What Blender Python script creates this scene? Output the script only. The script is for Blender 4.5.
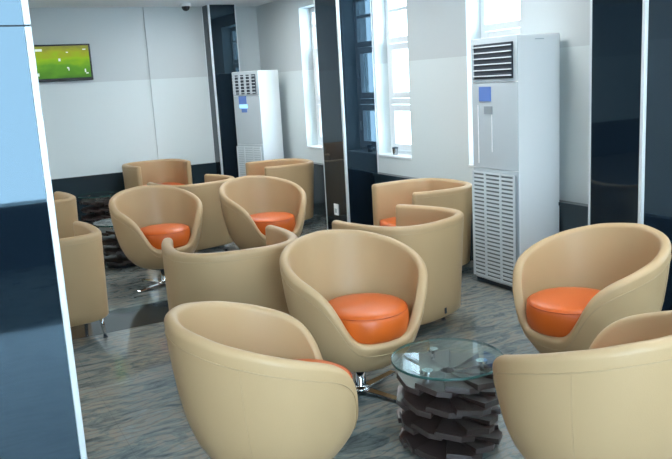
import bpy, bmesh, math
from mathutils import Vector, Matrix
from math import sin, cos, pi, radians as R

for o in list(bpy.data.objects):
    bpy.data.objects.remove(o)
sc = bpy.context.scene
COL = sc.collection

# ------------------------------------------------------------------ camera
pitch, roll, yaw, F = R(11.2), R(3.25), R(27.5), 755.0
fw = Vector((sin(yaw)*cos(pitch), cos(yaw)*cos(pitch), -sin(pitch)))
r0 = Vector((cos(yaw), -sin(yaw), 0)); u0 = r0.cross(fw)
rt = cos(roll)*r0 - sin(roll)*u0
up = sin(roll)*r0 + cos(roll)*u0
cd = bpy.data.cameras.new('camera'); cam = bpy.data.objects.new('camera', cd); COL.objects.link(cam)
cd.sensor_width = 36; cd.lens = F*36/672; cd.clip_start = .02
M = Matrix((rt, up, -fw)).transposed().to_4x4(); M.translation = (0, 0, 1.6)
cam.matrix_world = M
sc.camera = cam

# ------------------------------------------------------------------ light
w = bpy.data.worlds.new('sky'); sc.world = w; w.use_nodes = True
bg = w.node_tree.nodes['Background']
WT = w.node_tree; wtc = WT.nodes.new('ShaderNodeTexCoord'); wsp = WT.nodes.new('ShaderNodeSeparateXYZ'); WT.links.new(wtc.outputs['Generated'], wsp.inputs[0])
wmr = WT.nodes.new('ShaderNodeMapRange'); wmr.inputs['From Min'].default_value = .2; wmr.inputs['From Max'].default_value = -.9
wmr.inputs['To Min'].default_value = 7.0; wmr.inputs['To Max'].default_value = 16.0      # the sky is brighter behind the viewer
WT.links.new(wsp.outputs[1], wmr.inputs[0]); WT.links.new(wmr.outputs[0], bg.inputs[1])
bg.inputs[0].default_value = (0.64, 0.84, 1.0, 1)
sc.view_settings.view_transform = 'Standard'; sc.view_settings.look = 'None'
sc.view_settings.gamma = 1; sc.view_settings.use_curve_mapping = False
sc.view_settings.exposure = 0.12
sc.cycles.use_denoising = True
sc.cycles.max_bounces = 10; sc.cycles.transparent_max_bounces = 16
sc.cycles.sample_clamp_indirect = 6; sc.cycles.caustics_reflective = False; sc.cycles.caustics_refractive = False
FILL_LIGHT = 25.0

WINS = [(4.56, 5.22), (6.11, 6.72), (7.81, 8.42), (1.55, 2.20), (0.0, .65)]  # last two openings are out of view, added as light sources
# ------------------------------------------------------------------ materials
def mat(name, col, rough=.5, metal=0, spec=.5, bump=None, coat=0, tint=None):
    m = bpy.data.materials.new(name); m.use_nodes = True
    b = m.node_tree.nodes['Principled BSDF']
    b.inputs['Base Color'].default_value = (*col, 1); b.inputs['Roughness'].default_value = rough
    b.inputs['Metallic'].default_value = metal; b.inputs['Specular IOR Level'].default_value = spec
    b.inputs['Coat Weight'].default_value = coat
    if tint: b.inputs['Specular Tint'].default_value = (*tint, 1)
    if bump:
        n = m.node_tree.nodes; L = m.node_tree.links
        t = n.new('ShaderNodeTexNoise'); t.inputs['Scale'].default_value = bump[0]; t.inputs['Detail'].default_value = 4
        tc = n.new('ShaderNodeTexCoord'); L.new(tc.outputs['Object'], t.inputs['Vector'])
        k = n.new('ShaderNodeBump'); k.inputs['Strength'].default_value = bump[1]; k.inputs['Distance'].default_value = .002
        L.new(t.outputs[0], k.inputs['Height']); L.new(k.outputs[0], b.inputs['Normal'])
    return m
def emit(name, col, s):
    m = bpy.data.materials.new(name); m.use_nodes = True; nt = m.node_tree; nt.nodes.clear()
    e = nt.nodes.new('ShaderNodeEmission'); e.inputs[0].default_value = (*col, 1); e.inputs[1].default_value = s
    o = nt.nodes.new('ShaderNodeOutputMaterial'); nt.links.new(e.outputs[0], o.inputs[0]); return m
def glassy(name, tint, ior=1.5, rough=0.0):
    m = bpy.data.materials.new(name); m.use_nodes = True; nt = m.node_tree; nt.nodes.clear()
    t = nt.nodes.new('ShaderNodeBsdfTransparent'); t.inputs[0].default_value = (*tint, 1)
    g = nt.nodes.new('ShaderNodeBsdfGlossy'); g.inputs['Roughness'].default_value = rough
    f = nt.nodes.new('ShaderNodeFresnel'); f.inputs[0].default_value = ior
    x = nt.nodes.new('ShaderNodeMixShader'); o = nt.nodes.new('ShaderNodeOutputMaterial')
    gn = nt.nodes.new('ShaderNodeNewGeometry'); inv = nt.nodes.new('ShaderNodeMath'); inv.operation = 'SUBTRACT'; inv.inputs[0].default_value = 1
    mu = nt.nodes.new('ShaderNodeMath'); mu.operation = 'MULTIPLY'
    nt.links.new(gn.outputs['Backfacing'], inv.inputs[1]); nt.links.new(inv.outputs[0], mu.inputs[0]); nt.links.new(f.outputs[0], mu.inputs[1])
    nt.links.new(mu.outputs[0], x.inputs[0]); nt.links.new(t.outputs[0], x.inputs[1]); nt.links.new(g.outputs[0], x.inputs[2])
    nt.links.new(x.outputs[0], o.inputs[0]); return m

tan = mat('tan_leather', (.49, .328, .172), .42, bump=(260, .25), spec=.4)
tan_in = tan
orange = mat('orange_leather', (.62, .115, .012), .38, bump=(260, .2), spec=.45)
piping = mat('tan_piping', (.45, .31, .165), .5)
opiping = mat('orange_piping', (.52, .085, .012), .5)
chrome = mat('chrome', (.72, .74, .76), .08, 1)
alu = mat('brushed_aluminium', (.80, .84, .86), .35, .35)
blackglass = mat('black_glass', (.006, .012, .02), .03, 0, .64, tint=(.62, .85, 1.0))
granite_black = mat('black_granite', (.022, .040, .052), .16, 0, .5)
ceilm = mat('ceiling_paint', (.80, .84, .86), .8)
whitep = mat('white_plastic', (.93, .95, .95), .3)
greyp = mat('shaded_grey_plastic', (.50, .56, .59), .3)  # deepened grey: shade on the air conditioner fronts put into the colour
slatm = mat('slat_plastic', (.68, .74, .77), .3)
darkp = mat('dark_plastic', (.02, .03, .045), .5)
ventdark = mat('vent_dark', (.03, .04, .055), .6)
grilledark = mat('grille_dark', (.16, .19, .20), .6)
pvc = mat('white_pvc', (.88, .91, .92), .35)
blackpl = mat('black_gloss_plastic', (.012, .012, .016), .25)
wood = mat('dark_stained_wood', (.040, .027, .024), .32, bump=(60, .3))
tglass = glassy('table_glass', (.86, .95, .93), 1.5)
tedge = mat('green_glass_edge', (.03, .09, .08), .1, 0, .6)
wglass = glassy('window_glass', (.97, .99, 1), 1.45)
blue_disp = emit('blue_display', (.10, .25, .75), 1.1)
blue_dim = mat('blue_badge', (.12, .22, .55), .3)

def two_tone():
    m = bpy.data.materials.new('two_tone_wall_paint'); m.use_nodes = True; nt = m.node_tree; b = nt.nodes['Principled BSDF']
    g = nt.nodes.new('ShaderNodeNewGeometry'); s = nt.nodes.new('ShaderNodeSeparateXYZ'); nt.links.new(g.outputs['Position'], s.inputs[0])
    c = nt.nodes.new('ShaderNodeMath'); c.operation = 'GREATER_THAN'; c.inputs[1].default_value = 1.735; nt.links.new(s.outputs[2], c.inputs[0])
    x = nt.nodes.new('ShaderNodeMix'); x.data_type = 'RGBA'; nt.links.new(c.outputs[0], x.inputs[0])
    x.inputs[6].default_value = (.72, .785, .785, 1); x.inputs[7].default_value = (.60, .645, .65, 1)
    nt.links.new(x.outputs[2], b.inputs['Base Color']); b.inputs['Roughness'].default_value = .55
    return m
wallm = two_tone()

def floor_mat():
    m = bpy.data.materials.new('polished_granite'); m.use_nodes = True; nt = m.node_tree; N = nt.nodes; L = nt.links
    b = N['Principled BSDF']; tc = N.new('ShaderNodeTexCoord')
    mp = N.new('ShaderNodeMapping'); mp.inputs['Rotation'].default_value = (0, 0, R(-10)); mp.inputs['Scale'].default_value = (1.1, 2.6, 1)
    L.new(tc.outputs['Object'], mp.inputs[0])
    n1 = N.new('ShaderNodeTexNoise'); n1.inputs['Scale'].default_value = 3.0; n1.inputs['Detail'].default_value = 8; n1.inputs['Roughness'].default_value = .68; n1.inputs['Distortion'].default_value = 1.6
    L.new(mp.outputs[0], n1.inputs['Vector'])
    cr = N.new('ShaderNodeValToRGB'); L.new(n1.outputs[0], cr.inputs[0]); e = cr.color_ramp.elements
    e[0].position = .28; e[0].color = (.06, .075, .08, 1); e[1].position = .78; e[1].color = (.42, .45, .44, 1)
    for p, c in ((.42, (.15, .18, .178)), (.49, (.215, .245, .235)), (.54, (.31, .275, .23)), (.60, (.235, .265, .255)), (.68, (.33, .345, .32))):
        q = e.new(p); q.color = (*c, 1)
    n2 = N.new('ShaderNodeTexWave'); n2.wave_type = 'BANDS'; n2.bands_direction = 'Y'; n2.inputs['Scale'].default_value = 2.3; n2.inputs['Distortion'].default_value = 9; n2.inputs['Detail'].default_value = 5; n2.inputs['Detail Scale'].default_value = 1.6
    L.new(mp.outputs[0], n2.inputs['Vector'])
    c2 = N.new('ShaderNodeValToRGB'); L.new(n2.outputs[0], c2.inputs[0]); c2.color_ramp.elements[0].position = .0; c2.color_ramp.elements[0].color = (.66, .66, .66, 1); c2.color_ramp.elements[1].position = .22; c2.color_ramp.elements[1].color = (1, 1, 1, 1)
    mx = N.new('ShaderNodeMix'); mx.data_type = 'RGBA'; mx.blend_type = 'MULTIPLY'; mx.inputs[0].default_value = .8
    L.new(cr.outputs[0], mx.inputs[6]); L.new(c2.outputs[0], mx.inputs[7])
    # thin joints every 60 cm
    br = N.new('ShaderNodeTexBrick'); br.offset = 0; br.inputs['Scale'].default_value = 1; br.inputs['Mortar Size'].default_value = .0018
    br.inputs['Brick Width'].default_value = .6; br.inputs['Row Height'].default_value = .6
    br.inputs['Color1'].default_value = br.inputs['Color2'].default_value = (1, 1, 1, 1); br.inputs['Mortar'].default_value = (.82, .82, .82, 1)
    L.new(tc.outputs['Object'], br.inputs[0])
    m2 = N.new('ShaderNodeMix'); m2.data_type = 'RGBA'; m2.blend_type = 'MULTIPLY'; m2.inputs[0].default_value = 1
    L.new(mx.outputs[2], m2.inputs[6]); L.new(br.outputs[0], m2.inputs[7])
    L.new(m2.outputs[2], b.inputs['Base Color']); b.inputs['Roughness'].default_value = .07; b.inputs['Specular IOR Level'].default_value = .7
    return m
floorm = floor_mat()
bandm = mat('dark_granite_band', (.028, .036, .04), .1, 0, .5)

def screen_mat():
    m = bpy.data.materials.new('tv_picture'); m.use_nodes = True; nt = m.node_tree; N = nt.nodes; L = nt.links; N.clear()
    tc = N.new('ShaderNodeTexCoord'); s = N.new('ShaderNodeSeparateXYZ'); L.new(tc.outputs['Generated'], s.inputs[0])
    n = N.new('ShaderNodeTexNoise'); n.inputs['Scale'].default_value = 4; n.inputs['Detail'].default_value = 5; L.new(tc.outputs['Generated'], n.inputs['Vector'])
    a = N.new('ShaderNodeMath'); a.operation = 'MULTIPLY_ADD'; a.inputs[1].default_value = .5; L.new(n.outputs[0], a.inputs[0])
    b = N.new('ShaderNodeMath'); b.operation = 'MULTIPLY'; b.inputs[1].default_value = .75; L.new(s.outputs[2], b.inputs[0]); L.new(b.outputs[0], a.inputs[2])
    cr = N.new('ShaderNodeValToRGB'); L.new(a.outputs[0], cr.inputs[0]); e = cr.color_ramp.elements
    e[0].position = .2; e[0].color = (.06, .17, .035, 1); e[1].position = 1; e[1].color = (.22, .24, .06, 1)
    for p, c in ((.5, (.12, .32, .04)), (.72, (.26, .46, .03)), (.86, (.30, .36, .04))):
        q = e.new(p); q.color = (*c, 1)
    em = N.new('ShaderNodeEmission'); L.new(cr.outputs[0], em.inputs[0]); em.inputs[1].default_value = .95
    o = N.new('ShaderNodeOutputMaterial'); L.new(em.outputs[0], o.inputs[0]); return m
screenm = screen_mat()

# ------------------------------------------------------------------ helpers
def link(o, parent=None):
    COL.objects.link(o)
    if parent: o.parent = parent
    return o
def obj(name, bm, m, parent=None, smooth=False, bevel=0, loc=None):
    bmesh.ops.recalc_face_normals(bm, faces=bm.faces)
    me = bpy.data.meshes.new(name); bm.to_mesh(me); bm.free()
    for x in (m if isinstance(m, (list, tuple)) else [m]): me.materials.append(x)
    if smooth:
        for p in me.polygons: p.use_smooth = True
    o = bpy.data.objects.new(name, me); link(o, parent)
    if loc: o.location = loc
    if bevel:
        b = o.modifiers.new('bevel', 'BEVEL'); b.width = bevel; b.segments = 3; b.limit_method = 'ANGLE'; b.angle_limit = R(40)
    return o
def box(bm, x0, x1, y0, y1, z0, z1, mi=0):
    v = [bm.verts.new(p) for p in ((x0,y0,z0),(x1,y0,z0),(x1,y1,z0),(x0,y1,z0),(x0,y0,z1),(x1,y0,z1),(x1,y1,z1),(x0,y1,z1))]
    for f in ((0,3,2,1),(4,5,6,7),(0,1,5,4),(1,2,6,5),(2,3,7,6),(3,0,4,7)):
        q = bm.faces.new([v[i] for i in f]); q.material_index = mi
    return v
def bx(*a):
    bm = bmesh.new(); box(bm, *a); return bm
def lathe(bm, prof, n=48, cx=0, cy=0):
    rings = []
    for r, z in prof:
        rings.append([bm.verts.new((cx, cy, z))] if r < 1e-6 else [bm.verts.new((cx+r*cos(2*pi*i/n), cy+r*sin(2*pi*i/n), z)) for i in range(n)])
    for A, B in zip(rings, rings[1:]):
        for i in range(n):
            j = (i+1) % n
            if len(A) == 1 and len(B) == 1: continue
            if len(A) == 1: bm.faces.new((A[0], B[i], B[j]))
            elif len(B) == 1: bm.faces.new((A[i], A[j], B[0]))
            else: bm.faces.new((A[i], A[j], B[j], B[i]))
    return bm
def lt(prof, n=48, **k):
    bm = bmesh.new(); return lathe(bm, prof, n, **k)
def tube(bm, pts, r, n=8, closed=False):
    pts = [Vector(p) for p in pts]; rings = []; N = len(pts)
    for i, p in enumerate(pts):
        a = pts[(i-1) % N] if closed or i else p; b = pts[(i+1) % N] if closed or i < N-1 else p
        t = (b-a).normalized(); s = t.cross(Vector((0, 0, 1)))
        if s.length < 1e-3: s = Vector((1, 0, 0))
        s.normalize(); q = s.cross(t)
        rings.append([bm.verts.new(p + r*(cos(2*pi*k/n)*s + sin(2*pi*k/n)*q)) for k in range(n)])
    for i in range(N if closed else N-1):
        A, B = rings[i], rings[(i+1) % N]
        for k in range(n): bm.faces.new((A[k], A[(k+1) % n], B[(k+1) % n], B[k]))
    if not closed:
        bm.faces.new(rings[0]); bm.faces.new(rings[-1])
    return bm
def struct(name, bm, m, **k):
    o = obj(name, bm, m, **k); o['kind'] = 'structure'; return o
def thing(name, label, cat, loc=(0, 0, 0), rz=0, group=None):
    o = bpy.data.objects.new(name, None); o.empty_display_size = .1; link(o); o.location = loc; o.rotation_euler = (0, 0, rz)
    o['label'] = label; o['category'] = cat
    if group: o['group'] = group
    return o
def tag(o, label, cat, group=None):
    o['label'] = label; o['category'] = cat
    if group: o['group'] = group
    return o
def dup(root, loc, rz, label):
    r = root.copy(); COL.objects.link(r); r.location = loc; r.rotation_euler = (0, 0, rz); r['label'] = label
    for ch in list(root.children):
        c = ch.copy(); COL.objects.link(c); c.parent = r
        for g in list(ch.children):
            d = g.copy(); COL.objects.link(d); d.parent = c
    return r

# ------------------------------------------------------------------ room
XW, YB, YR, XL, ZC = 4.05, 9.72, -1.5, -4.5, 2.62
struct('floor', bx(XL-.2, XW+.3, YR-.2, YB+.2, -.1, 0), floorm)
struct('ceiling', bx(XL-.2, XW+.3, YR-.2, YB+.2, ZC, ZC+.12), ceilm)
struct('wall_back', bx(XL-.2, XW+.3, YB, YB+.2, 0, ZC), wallm)
struct('wall_left', bx(XL-.2, XL, YR, YB, 0, ZC), wallm)
Z0, Z1 = .80, 2.46
bm = bmesh.new(); ys = sorted(WINS); prev = YR
for a, b in ys:
    box(bm, XW, XW+.3, prev, a, 0, ZC); box(bm, XW, XW+.3, a, b, 0, Z0); box(bm, XW, XW+.3, a, b, Z1, ZC); prev = b
box(bm, XW, XW+.3, prev, YB, 0, ZC)
struct('wall_right', bm, wallm)
# rear wall behind the viewer, with one long window
RX0, RX1, RZ0, RZ1 = -.9, 1.5, .61, 2.58
bm = bmesh.new()
box(bm, XL, RX0, YR-.2, YR, 0, ZC); box(bm, RX1, XW, YR-.2, YR, 0, ZC); box(bm, RX0, RX1, YR-.2, YR, 0, RZ0); box(bm, RX0, RX1, YR-.2, YR, RZ1, ZC)
struct('wall_rear', bm, wallm)
# floor band
struct('trim_1', bx(XL, XW-.03, 5.10, 5.62, 0, .0015), bandm)
# baseboards, high black granite with a ledge
def skirt(name, segs, axis):
    bm = bmesh.new()
    for a, b in segs:
        if axis == 'Y':
            box(bm, XW-.055, XW, a, b, 0, .605); box(bm, XW-.075, XW, a, b, .605, .63)
        elif axis == 'X':
            box(bm, a, b, YB-.03, YB, 0, .58); box(bm, a, b, YB-.04, YB, .58, .605)
        elif axis == 'R':
            box(bm, a, b, YR, YR+.03, 0, .61)
        else:
            box(bm, XL, XL+.03, a, b, 0, .63)
    return struct(name, bm, granite_black)
skirt('baseboard_right', [(YR+.03, 3.08), (3.50, 6.74), (7.24, YB-.04)], 'Y')
skirt('baseboard_back', [(XL+.03, 3.29), (3.65, XW)], 'X')
skirt('baseboard_rear', [(XL+.03, XW-.05)], 'R')
skirt('baseboard_left', [(YR+.03, YB-.04)], 'L')
# shallow boxed pilaster on back wall
struct('trim_2', bx(2.525, 2.80, YB-.025, YB, .605, ZC), wallm)

# windows
def window(n, a, b):
    gx = XW+.15
    bm = bmesh.new(); f = .055
    box(bm, gx, gx+.06, a, a+f, Z0, Z1); box(bm, gx, gx+.06, b-f, b, Z0, Z1)
    box(bm, gx, gx+.06, a+f, b-f, Z0, Z0+f); box(bm, gx, gx+.06, a+f, b-f, Z1-f, Z1)
    for z in (1.35, 1.955): box(bm, gx, gx+.06, a+f, b-f, z-.028, z+.028)
    box(bm, gx+.005, gx+.055, a+f, b-f, 2.23, 2.262)
    root = struct('window_%d' % n, bm, pvc, bevel=.004)
    for z0, z1 in ((Z0+f, 1.322), (1.378, 1.927)):      # two casements
        bm = bmesh.new(); s = .062; A, B = a+f+.006, b-f-.006; z0 += .006; z1 -= .006
        box(bm, gx-.018, gx+.03, A, A+s, z0, z1); box(bm, gx-.018, gx+.03, B-s, B, z0, z1)
        box(bm, gx-.018, gx+.03, A+s, B-s, z0, z0+s); box(bm, gx-.018, gx+.03, A+s, B-s, z1-s, z1)
        obj('casement', bm, pvc, root, bevel=.004)
        obj('handle', bx(gx-.04, gx-.018, A+.015, A+.035, (z0+z1)/2-.05, (z0+z1)/2+.05), whitep, root, bevel=.004)
    obj('window_pane', bx(gx+.032, gx+.038, a+f, b-f, Z0+f, Z1-f), wglass, root)
    obj('sill', bx(XW-.012, gx, a, b, Z0, Z0+.022), pvc, root, bevel=.004)
for i, (a, b) in enumerate(WINS): window(i+1, a, b)
bm = bmesh.new()
for x in (RX0, -.35, RX1-.04): box(bm, x, x+.04, YR-.14, YR-.08, RZ0, RZ1)
for z in (RZ0-.03, RZ1-.04): box(bm, RX0, RX1, YR-.14, YR-.08, z, z+.04)
rw = struct('window_6', bm, pvc)
obj('window_pane', bx(RX0, RX1, YR-.115, YR-.11, RZ0, RZ1), wglass, rw)

# ceiling fill lights: unseen square panels added to brighten room and back walls
fillm = emit('fill_light_diffuser', (.96, .99, 1.0), FILL_LIGHT)
k = 0
for x in (-1.2, 2.9):
    for y, where in ((-.2, 'nearest the rear window'), (2.0, 'above the foreground seating'), (4.4, 'above the middle seating'), (6.5, 'above the far seating'), (8.2, 'nearest the back wall')):
        t = thing('ceiling_fill_light', 'added unseen square ceiling fill light panel %s, %s row' % (where, 'left' if x < 0 else 'right'), 'ceiling light', (x, y, ZC-.012), 0, 'added ceiling fill lights')
        bm = bmesh.new(); s, q = .30, .27
        box(bm, -s, s, -s, -q, -.006, .012); box(bm, -s, s, q, s, -.006, .012); box(bm, -s, -q, -q, q, -.006, .012); box(bm, q, s, -q, q, -.006, .012)
        obj('frame', bm, whitep, t); obj('diffuser', bx(-q, q, -q, q, 0, .008), fillm, t)

# ------------------------------------------------------------------ clad columns
def column(label, x0, x1, y0, y1, strips, joint=None):
    t = thing('clad_column', label, 'column', ((x0+x1)/2, (y0+y1)/2, 0), 0, 'black glass columns')
    cx, cy = (x0+x1)/2, (y0+y1)/2
    def B(a, b, c, d, e, f): return bx(a-cx, b-cx, c-cy, d-cy, e, f)
    obj('core', B(x0+.014, x1, y0+.014, y1, 0, ZC), darkp, t)
    zs = [(0, ZC)] if not joint else [(0, joint-.003), (joint+.003, ZC)]
    for z0, z1 in zs:
        obj('glass_panel', B(x0+.021, x1-.014, y0, y0+.012, z0, z1), blackglass, t)
        obj('glass_panel', B(x0, x0+.012, y0+.021, y1-.014, z0, z1), blackglass, t)
        if strips == 'right': obj('corner_strip', B(x1-.022, x1+.004, y0-.006, y0+.02, z0, z1), alu, t, bevel=.004)
        else: obj('corner_strip', B(x0-.005, x0+.021, y0-.005, y0+.021, z0, z1), alu, t, bevel=.004)
    if strips != 'right':
        obj('edge_strip', B(x1-.014, x1-.001, y0-.005, y0+.02, 0, ZC), alu, t)
        obj('edge_strip', B(x0-.005, x0+.02, y1-.014, y1, 0, ZC), alu, t)
    return t
column('middle black glass column between two windows with white socket low on it', 3.66, XW, 6.74, 7.23, '')
column('right black glass column just right of the large air conditioner', 3.66, XW, 3.08, 3.49, '')
column('far black glass column in the back corner behind the small air conditioner', 3.29, 3.66, 9.48, YB, '')
column('large foreground glossy black glass column at the left edge of the photo', -.62, .375, 3.08, 3.57, 'right', joint=1.86)

s = thing('wall_socket', 'white power socket low on the middle black glass column', 'socket', (3.66, 6.985, .255))
obj('plate', bx(-.012, 0, -.045, .045, -.06, .06), whitep, s, bevel=.004)
obj('socket_insert', bx(-.016, -.012, -.025, .025, -.035, .01), greyp, s, bevel=.002)

# ------------------------------------------------------------------ air conditioners
def aircon(label, loc, rz, W, D, H, big):
    # local: front faces -X ; origin centre of the base
    t = thing('tower_air_conditioner', label, 'air conditioner', loc, rz, 'floor standing air conditioners')
    obj('cabinet', bx(-D/2+.02, D/2, -W/2, W/2, .03, H), whitep, t, bevel=.012)
    obj('plinth', bx(-D/2+.03, D/2-.01, -W/2+.01, W/2-.01, 0, .03), darkp, t)
    xf = -D/2
    def front(z0, z1, name, m, y0=-W/2+.004, y1=W/2-.004, holes=None):
        bm = bmesh.new(); n = 12; bow = .018
        rows = []
        for i in range(n+1):
            y = y0+(y1-y0)*i/n; x = xf+.02-bow*(1-(2*y/W)**2)
            rows.append([bm.verts.new(p) for p in ((x, y, z0), (x, y, z1), (xf+.024, y, z1), (xf+.024, y, z0))])
        for A, B in zip(rows, rows[1:]):
            for q in range(4): bm.faces.new((A[q], A[(q+1) % 4], B[(q+1) % 4], B[q]))
        bm.faces.new(rows[0]); bm.faces.new(rows[-1])
        return obj(name, bm, m, t)
    zg0, zg1 = .045*H/1.83+.01, .86*H/1.83
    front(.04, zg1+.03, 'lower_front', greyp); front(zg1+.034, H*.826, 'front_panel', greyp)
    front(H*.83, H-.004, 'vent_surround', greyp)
    # outlet vent
    v0, v1 = H*.842, H*.976; yv = W*.42
    vb = obj('air_outlet', bx(xf-.004, xf+.012, -yv, yv, v0, v1), ventdark, t)
    bm = bmesh.new()
    n = 6
    for i in range(n):
        z = v0+(v1-v0)*(i+.5)/n
        vs = box(bm, xf-.014, xf-.002, -yv, yv, z-.004, z+.004)
    obj('louvre', bm, slatm, vb)
    bm = bmesh.new(); nv = 1 if big else 4
    for i in range(nv):
        y = yv*.93 if big else -yv+2*yv*(i+.7)/nv
        wv = .006 if big else .014
        box(bm, xf-.018, xf-.004, y-wv, y+wv, v0, v1)
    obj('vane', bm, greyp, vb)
    # displays
    if big:
        obj('display', bx(xf-.004, xf+.004, .012, .145, 1.385, 1.49), blue_dim, t, bevel=.003)
        obj('energy_label', bx(xf-.003, xf+.004, .0, .09, 1.295, 1.35), mat('printed_label', (.28, .33, .36), .5), t)
        bm = bmesh.new(); box(bm, -.006, .0, .155, .16, .93, 1.36); box(bm, -.006, 0, .0, .005, 1.02, 1.29)
        obj('front_groove', bm, whitep, t, loc=(xf, 0, 0))
        bm = bmesh.new(); box(bm, -.03, .05, -W/2-.0015, -W/2+.001, 1.798, 1.803)
        obj('side_mark', bm, greyp, t)
    else:
        obj('display', bx(xf-.004, xf+.004, -.02, .12, H*.775, H*.83), blue_dim, t)
        obj('lit_display', bx(xf-.005, xf+.004, -.03, .11, H*.745, H*.77), emit('lit_display_blue', (.25, .55, 1.0), 2.2), t)
        obj('control_pad', bx(xf-.004, xf+.004, -.02, .08, H*.715, H*.74), blue_dim, t)
    # intake grille : three columns of slots
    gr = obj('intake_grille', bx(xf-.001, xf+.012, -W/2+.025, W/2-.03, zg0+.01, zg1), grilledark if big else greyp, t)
    bm = bmesh.new(); n = 27
    for i in range(n+1):
        z = zg0+.01+(zg1-zg0-.01)*i/n; hh = .0075
        vs = box(bm, xf-.010, xf-.002, -W/2+.02, W/2-.025, z-hh, z+hh)
    for y in (-W/2+.022, -W*.17, W*.17, W/2-.027):
        box(bm, xf-.012, xf, y-.008, y+.008, zg0, zg1+.008)
    obj('grille_slats', bm, slatm, gr)
    return t
aircon('large white floor standing air conditioner between window and right black column', (3.785, 4.335, 0), 0, .51, .41, 1.835, True)
a20 = R(20)
aircon('smaller distant air conditioner with lit blue display in back corner', (3.67, 9.03, 0), a20, .49, .37, 1.765, False)

# ------------------------------------------------------------------ television
tv = thing('television', 'wall mounted flat screen television showing a green sports field', 'television', (1.45, YB, 1.98))
obj('housing', bx(-.375, .375, -.05, 0, -.215, .215), blackpl, tv, bevel=.006)
scr = obj('screen', bx(-.352, .352, -.054, -.049, -.18, .195), screenm, tv)
wh = emit('picture_white', (.75, .9, .8), .9)
bm = bmesh.new()
for x, z, a, b in ((.005, .035, .012, .016), (.09, -.06, .01, .008), (.10, -.075, .006, .018), (.30, .15, .018, .006), (-.28, -.13, .04, .018), (.29, -.10, .008, .02), (.31, -.13, .014, .008), (.10, .12, .012, .006), (-.30, .15, .04, .02), (-.23, .152, .05, .014)):
    obj('picture_mark', bx(x-a, x+a, -.0555, -.0538, z-b, z+b), wh, scr)

# dome camera on ceiling
c = thing('dome_camera', 'small black security dome camera on the ceiling', 'security camera', (2.96, 9.35, ZC))
obj('mount', lt([(0, 0), (.065, 0), (.065, -.03), (.05, -.035), (0, -.035)], 32), whitep, c)
obj('dome', lt([(.05, -.034), (.048, -.055), (.035, -.078), (.015, -.088), (0, -.09)], 32), blackpl, c, smooth=True)

# cup on sill
c = thing('cup', 'small metal cup on the sill of the casement window', 'cup', (4.105, 6.49, Z0+.022))
obj('body', lt([(0, 0), (.024, 0), (.030, .065), (.027, .065), (.022, .006), (0, .006)], 28), mat('cup_metal', (.35, .36, .36), .25, .9), c, smooth=False)
obj('lid', lt([(0, .066), (.031, .066), (.031, .075), (.01, .08), (0, .08)], 28), darkp, c)

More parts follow.
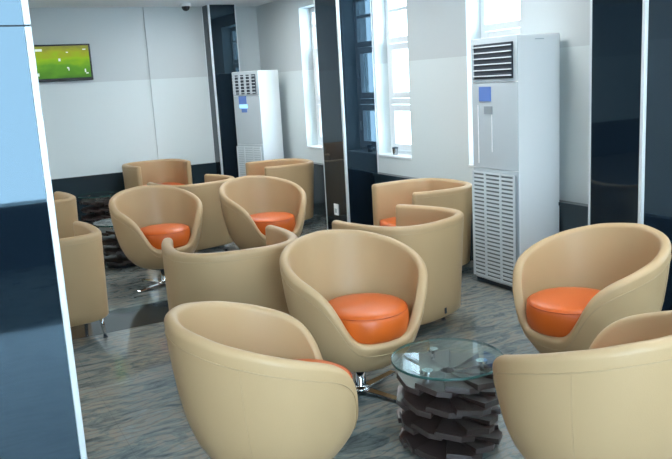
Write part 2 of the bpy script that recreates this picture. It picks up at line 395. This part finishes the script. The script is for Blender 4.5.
# ------------------------------------------------------------------ pod chair
def interp(tab, x):
    if x <= tab[0][0]: return tab[0][1]
    for (a, p), (b, q) in zip(tab, tab[1:]):
        if x <= b:
            t = (x-a)/(b-a); return p+(q-p)*t
    return tab[-1][1]
HT = [(0, .355), (26, .358), (33, .385), (39, .45), (45, .535), (53, .60), (66, .65), (90, .70), (115, .745), (145, .785), (180, .805)]
RT = [(.165, .13), (.168, .155), (.178, .185), (.195, .212), (.22, .24), (.26, .272), (.3, .298), (.36, .322), (.42, .338), (.5, .354), (.6, .367), (.7, .376), (.82, .382)]
def smooth_h():
    n = 144; h = [interp(HT, abs(((i*360/n)+180) % 360-180)) for i in range(n)]
    for _ in range(6): h = [(h[i-1]+2*h[i]+h[(i+1) % n])/4 for i in range(n)]
    return h
def make_pod(label, loc, rz):
    t = thing('tub_chair', label, 'chair', loc, rz, 'egg shaped tub chairs with orange seats')
    n = 144; H = smooth_h(); T = .05; ZF = .345
    bm = bmesh.new(); rings = []; pip = []; seam = []
    NO = 16; NR = 10; NI = 12
    for i in range(n):
        a = 2*pi*i/n; dx, dy = sin(a), cos(a)     # angle 0 = front (+Y)
        h = H[i]; top = h-T/2; col = []
        for k in range(NO+1):                     # outer skin
            s = (k/NO); z = .165+(top-.165)*s**1.5
            col.append((interp(RT, z), z))
        ro = interp(RT, top); rc = ro-T/2
        for k in range(1, NR):
            b = pi*k/NR; col.append((rc+T/2*cos(b), top+T/2*sin(b)*1.0))
        zin = min(ZF, top-.012)
        for k in range(NI+1):
            s = k/NI; z = top+(zin-top)*s; col.append((max(.05, interp(RT, z)-T), z))
        rings.append([bm.verts.new((r*dx, r*dy, z)) for r, z in col])
        zp = h-.062; rp = interp(RT, zp)+.0005; pip.append((rp*dx, rp*dy, zp))
    m = len(rings[0])
    for i in range(n):
        A, B = rings[i], rings[(i+1) % n]
        for k in range(m-1): bm.faces.new((A[k], B[k], B[k+1], A[k+1]))
    bm.faces.new([r[0] for r in rings]); bm.faces.new([r[-1] for r in rings])
    sh = obj('shell', bm, tan, t, smooth=True)
    obj('piping', tube(bmesh.new(), pip, .0022, 6, True), piping, sh, smooth=True)
    # vertical seam on each side of the back
    for ang in (118, 242):
        bm = bmesh.new(); a = R(ang); h = interp(HT, min(ang, 360-ang))-.07
        tube(bm, [((interp(RT, z)+.0003)*sin(a), (interp(RT, z)+.0003)*cos(a), z) for z in [.20+(h-.20)*q/14 for q in range(15)]], .0012, 5)
        obj('side_seam', bm, tan, sh)
    # cushion
    cy = .10; RC = .215
    prof = [(0, .348), (RC-.03, .348), (RC-.008, .356), (RC, .372), (RC+.006, .42), (RC+.003, .460), (RC-.006, .482), (RC-.020, .492), (RC-.06, .500), (RC*.5, .508), (0, .511)]
    bm = lt(prof, 64)
    for v in bm.verts:                            # keep inside the shell at the back, bulging at the front
        v.co.y = v.co.y*(1.0 if v.co.y < 0 else 1.05)+cy*.9-.012
    cu = obj('seat_cushion', bm, orange, t, smooth=True)
    def ell(r, z): return [(r*cos(q*2*pi/64), (r*sin(q*2*pi/64))*(1.0 if sin(q*2*pi/64) < 0 else 1.05)+cy*.9-.012, z) for q in range(64)]
    obj('cushion_piping', tube(bmesh.new(), ell(RC-.001, .478), .0026, 6, True), opiping, cu, smooth=True)
    # pedestal
    p = obj('pedestal', lt([(0, .012), (.05, .012), (.05, .026), (.034, .032), (.030, .04), (.027, .16), (0, .16)], 32), chrome, t, smooth=False)
    p.data.polygons.foreach_set('use_smooth', [True]*len(p.data.polygons))
    obj('mounting_plate', lt([(0, .150), (.11, .150), (.12, .168), (0, .169)], 32), darkp, t)
    for q in range(4):
        a = R(22+90*q); bm = bmesh.new(); L = .28
        vs = box(bm, .03, L, -.025, .025, .008, .020)
        for v in vs:
            if v.co.x > .1: v.co.y *= .75; v.co.z -= .002
        bmesh.ops.rotate(bm, verts=bm.verts, cent=(0, 0, 0), matrix=Matrix.Rotation(a, 3, 'Z'))
        f = obj('foot', bm, chrome, t, bevel=.004)
        obj('glide', lt([(0, 0), (.014, 0), (.014, .007), (0, .007)], 16, cx=(L-.02)*cos(a), cy=(L-.02)*sin(a)), darkp, f)
    return t

def face(dx, dy): return math.atan2(-dx, dy)      # rotation so that +Y points along (dx, dy)
pod = make_pod('tan tub chair with orange seat facing the viewer behind the front glass table', (1.785, 3.25, 0), face(-.02, -1))
dup(pod, (1.01, 2.525, 0), face(.96, -.18), 'tan tub chair at front left, its outer side to the viewer, opening right')
dup(pod, (2.725, 2.61, 0), face(-1, .04), 'tan tub chair with orange seat in front of the right black glass column')
dup(pod, (1.93, 1.79, 0), face(-.05, 1), 'tan tub chair cut off by the bottom right corner of the photo')
dup(pod, (2.43, 5.98, 0), face(.05, -1), 'tan tub chair with orange seat facing the viewer, in front of the small air conditioner')
dup(pod, (1.54, 6.12, 0), face(.1, -1), 'tan tub chair with orange seat beside the glass table at left')

# ------------------------------------------------------------------ barrel chair
def path(L=.33, curl=.035, a=.354, b=.350, n=2.5, NB=44, NA=10):
    pts = []
    for i in range(NA, 0, -1):
        s = i/NA; pts.append((a-curl*s*s, L*s))
    for i in range(NB+1):
        th = -pi*i/NB; c_, s_ = cos(th), sin(th)
        pts.append((a*math.copysign(abs(c_)**(2/n), c_), b*math.copysign(abs(s_)**(2/n), s_)))
    for i in range(1, NA+1):
        s = i/NA; pts.append((-a+curl*s*s, L*s))
    # resample evenly
    P = [Vector((*p, 0)) for p in pts]; d = [0]
    for p, q in zip(P, P[1:]): d.append(d[-1]+(q-p).length)
    out = []; N = 80
    for k in range(N+1):
        s = d[-1]*k/N; j = 0
        while j < len(d)-2 and d[j+1] < s: j += 1
        out.append(P[j].lerp(P[j+1], (s-d[j])/max(1e-9, d[j+1]-d[j])))
    return out
def make_barrel(name, label, loc, rz, legs, seatmat, zb=.10, L=.25, n=2.8):
    t = thing(name, label, 'chair', loc, rz, 'barrel armchairs')
    C = path(L, n=n); N = len(C); hw = .031; ZT = .728
    Nn = []
    for i in range(N):
        d = (C[min(i+1, N-1)]-C[max(i-1, 0)]).normalized(); Nn.append(Vector((d.y, -d.x, 0)))
    def pt(i, off, ext, z):
        p = C[i]-Nn[i]*off
        if i == 0: p = p+(C[0]-C[1]).normalized()*ext
        if i == N-1: p = p+(C[-1]-C[-2]).normalized()*ext
        k = max(0, -p.y)/.38
        return (p.x*(.97+.03*z/ZT), p.y+k*.055*(1-z/ZT), z)
    def loop(wd, z):
        L_ = []
        for i in range(N): L_.append(pt(i, wd, 0, z))
        for q in range(1, 6): b = pi*q/6; L_.append(pt(N-1, wd*cos(b), wd*.75*sin(b), z))
        for i in range(N-1, -1, -1): L_.append(pt(i, -wd, 0, z))
        for q in range(1, 6): b = pi*q/6; L_.append(pt(0, -wd*cos(b), wd*.75*sin(b), z))
        return L_
    bm = bmesh.new(); r = .024; lv = [(hw-.008, zb), (hw, zb+.01)]
    for q in range(9): lv.append((hw, zb+.01+(ZT-r-zb-.01)*(q+1)/9))
    for q in range(1, 7): b = pi/2*q/6; lv.append((hw-r+r*cos(b), ZT-r+r*sin(b)))
    rows = [[bm.verts.new(p) for p in loop(*l)] for l in lv]
    m = len(rows[0])
    for A, B in zip(rows, rows[1:]):
        for k in range(m): bm.faces.new((A[k], A[(k+1) % m], B[(k+1) % m], B[k]))
    for row in (rows[0], rows[-1]):
        for i in range(N-1): bm.faces.new((row[i], row[i+1], row[N+5+N-2-i], row[N+5+N-1-i]))
        bm.faces.new(row[N-1:N+6]); bm.faces.new(row[2*N+4:]+[row[0]])
    sh = obj('shell', bm, tan, t, smooth=True)
    ed = []
    for i in range(N): ed.append(pt(i, hw+.0003, 0, ZT-.045))
    obj('piping', tube(bmesh.new(), ed, .0018, 6), piping, sh, smooth=True)
    def pad(z0, z1, ins, fr, rr):
        bm = bmesh.new(); rows = []
        for off, z in ((rr, z0), (0, z0+rr), (0, z1-rr), (rr*.3, z1-rr*.3), (rr, z1)):
            row = []
            for i in range(N):
                if C[i].y > L-fr: continue
                x, y, _ = pt(i, -hw-ins-off, 0, z); row.append(bm.verts.new((x, y, z)))
            x1 = row[-1].co.x; x0 = row[0].co.x
            for q in range(1, 10):
                s = q/10; x = x1+(x0-x1)*s; row.append(bm.verts.new((x, L-fr-off+.03*sin(pi*s), z)))
            rows.append(row)
        m = len(rows[0])
        for A, B in zip(rows, rows[1:]):
            for k in range(m): bm.faces.new((A[k], A[(k+1) % m], B[(k+1) % m], B[k]))
        bm.faces.new(rows[0]); bm.faces.new(rows[-1]); return bm
    obj('seat_base', pad(zb+.01, .30, -.004, .02, .006), tan, t)
    cu = obj('seat_cushion', pad(.302, .435, .004, -.01, .03), seatmat, t, smooth=True)
    for lx, ly in legs:
        bm = bmesh.new(); tube(bm, [(lx, ly, zb+.015), (lx*1.04, ly*1.06, .004)], .012, 12)
        f = obj('leg', bm, chrome, t, smooth=True)
        obj('glide', lt([(0, 0), (.016, 0), (.016, .006), (0, .006)], 16, cx=lx*1.04, cy=ly*1.06), darkp, f)
    return t
inner = [(.2, .15), (-.2, .15), (.2, -.17), (-.2, -.17)]
bar = make_barrel('barrel_chair', 'tan barrel chair seen from behind, between the front table and large air conditioner', (2.56, 4.04, 0), face(-.32, .95), inner, orange)
dup(bar, (1.44, 4.12, 0), face(.12, 1), 'tan barrel chair seen from behind at centre left, back to the nearest left chair')
dup(bar, (3.43, 5.06, 0), face(-.98, .04), 'tan barrel chair opening left under the casement window, left of the large air conditioner')
dup(bar, (2.16, 7.12, 0), face(-.22, .97), 'tan barrel chair seen from behind, between the two middle orange seat chairs')
dup(bar, (2.37, 9.25, 0), face(.12, -.99), 'farthest tan barrel chair against the back wall')
dup(bar, (3.37, 7.80, 0), face(-.98, .05), 'tan barrel chair opening left in front of the small air conditioner')
bar2 = make_barrel('barrel_chair', 'tan barrel chair with slanted chrome leg beside the large left glass column', (.50, 5.22, 0), face(-.04, 1), [(.31, -.20), (-.31, -.20), (.27, .17), (-.27, .17)], tan, zb=.15, n=4.5)
dup(bar2, (.645, 7.10, 0), face(-.08, 1), 'farther tan barrel chair peeking out behind the left glass column')
bmt = bmesh.new(); box(bmt, -.009, .009, -.002, .002, -.018, .018)
tg = obj('brand_tag', bmt, darkp, bar, loc=(-.03, -.37, .16))

# ------------------------------------------------------------------ spiral tables
def make_table(label, loc, rz):
    t = thing('glass_side_table', label, 'table', loc, rz, 'round glass tables on twisted wood bases')
    nb, tiers = 10, 4
    for k in range(tiers):
        z = .055+k*.096
        for q in range(nb):
            a = 2*pi*q/nb+k*.42; half = pi/nb*1.22
            bm = bmesh.new(); ro = .222-.010*((k*3+q) % 3); th = .012
            pts = [(.03, -.022), (ro*cos(half), -ro*sin(half)), (ro*1.03, ro*.30*sin(half)), (ro*cos(half)*.99, ro*sin(half)), (.03, .022)]
            lo = [bm.verts.new((x, y, -th)) for x, y in pts]; hi = [bm.verts.new((x, y, th)) for x, y in pts]
            bm.faces.new(lo[::-1]); bm.faces.new(hi)
            for i in range(5): bm.faces.new((lo[i], lo[(i+1) % 5], hi[(i+1) % 5], hi[i]))
            bmesh.ops.rotate(bm, verts=bm.verts, cent=(0, 0, 0), matrix=Matrix.Rotation(R(-9), 3, 'X'))
            bmesh.ops.rotate(bm, verts=bm.verts, cent=(0, 0, 0), matrix=Matrix.Rotation(a, 3, 'Z'))
            bmesh.ops.translate(bm, verts=bm.verts, vec=(0, 0, z))
            obj('wooden_blade', bm, wood, t, bevel=.0015)
    obj('core_post', lt([(0, 0), (.06, 0), (.06, .33), (0, .33)], 24), wood, t)
    obj('base_plate', lt([(0, 0), (.15, 0), (.15, .012), (0, .012)], 40), darkp, t)
    for q in range(3):
        a = R(80+120*q); obj('glass_support', lt([(0, .36), (.01, .36), (.01, .394), (.024, .396), (.024, .405), (0, .405)], 24, cx=.145*cos(a), cy=.145*sin(a)), chrome, t)
    Rg = .24
    bm = lt([(0, .405), (Rg-.002, .405), (Rg, .407), (Rg, .415), (Rg-.002, .417), (0, .417)], 96)
    for f in bm.faces:
        f.material_index = 1 if f.calc_center_median().xy.length > Rg-.003 and abs(f.calc_center_median().z-.411) < .0059 else 0
    obj('glass_top', bm, [tglass, tedge], t)
    return t
T = make_table('round glass table on twisted dark wood base in the foreground', (1.80, 2.50, 0), 0)
dup(T, (1.43, 7.12, 0), R(25), 'round glass table on dark wood base left of the orange seat chair')
dup(T, (1.64, 9.25, 0), R(50), 'farthest dark stacked table against the back wall baseboard')
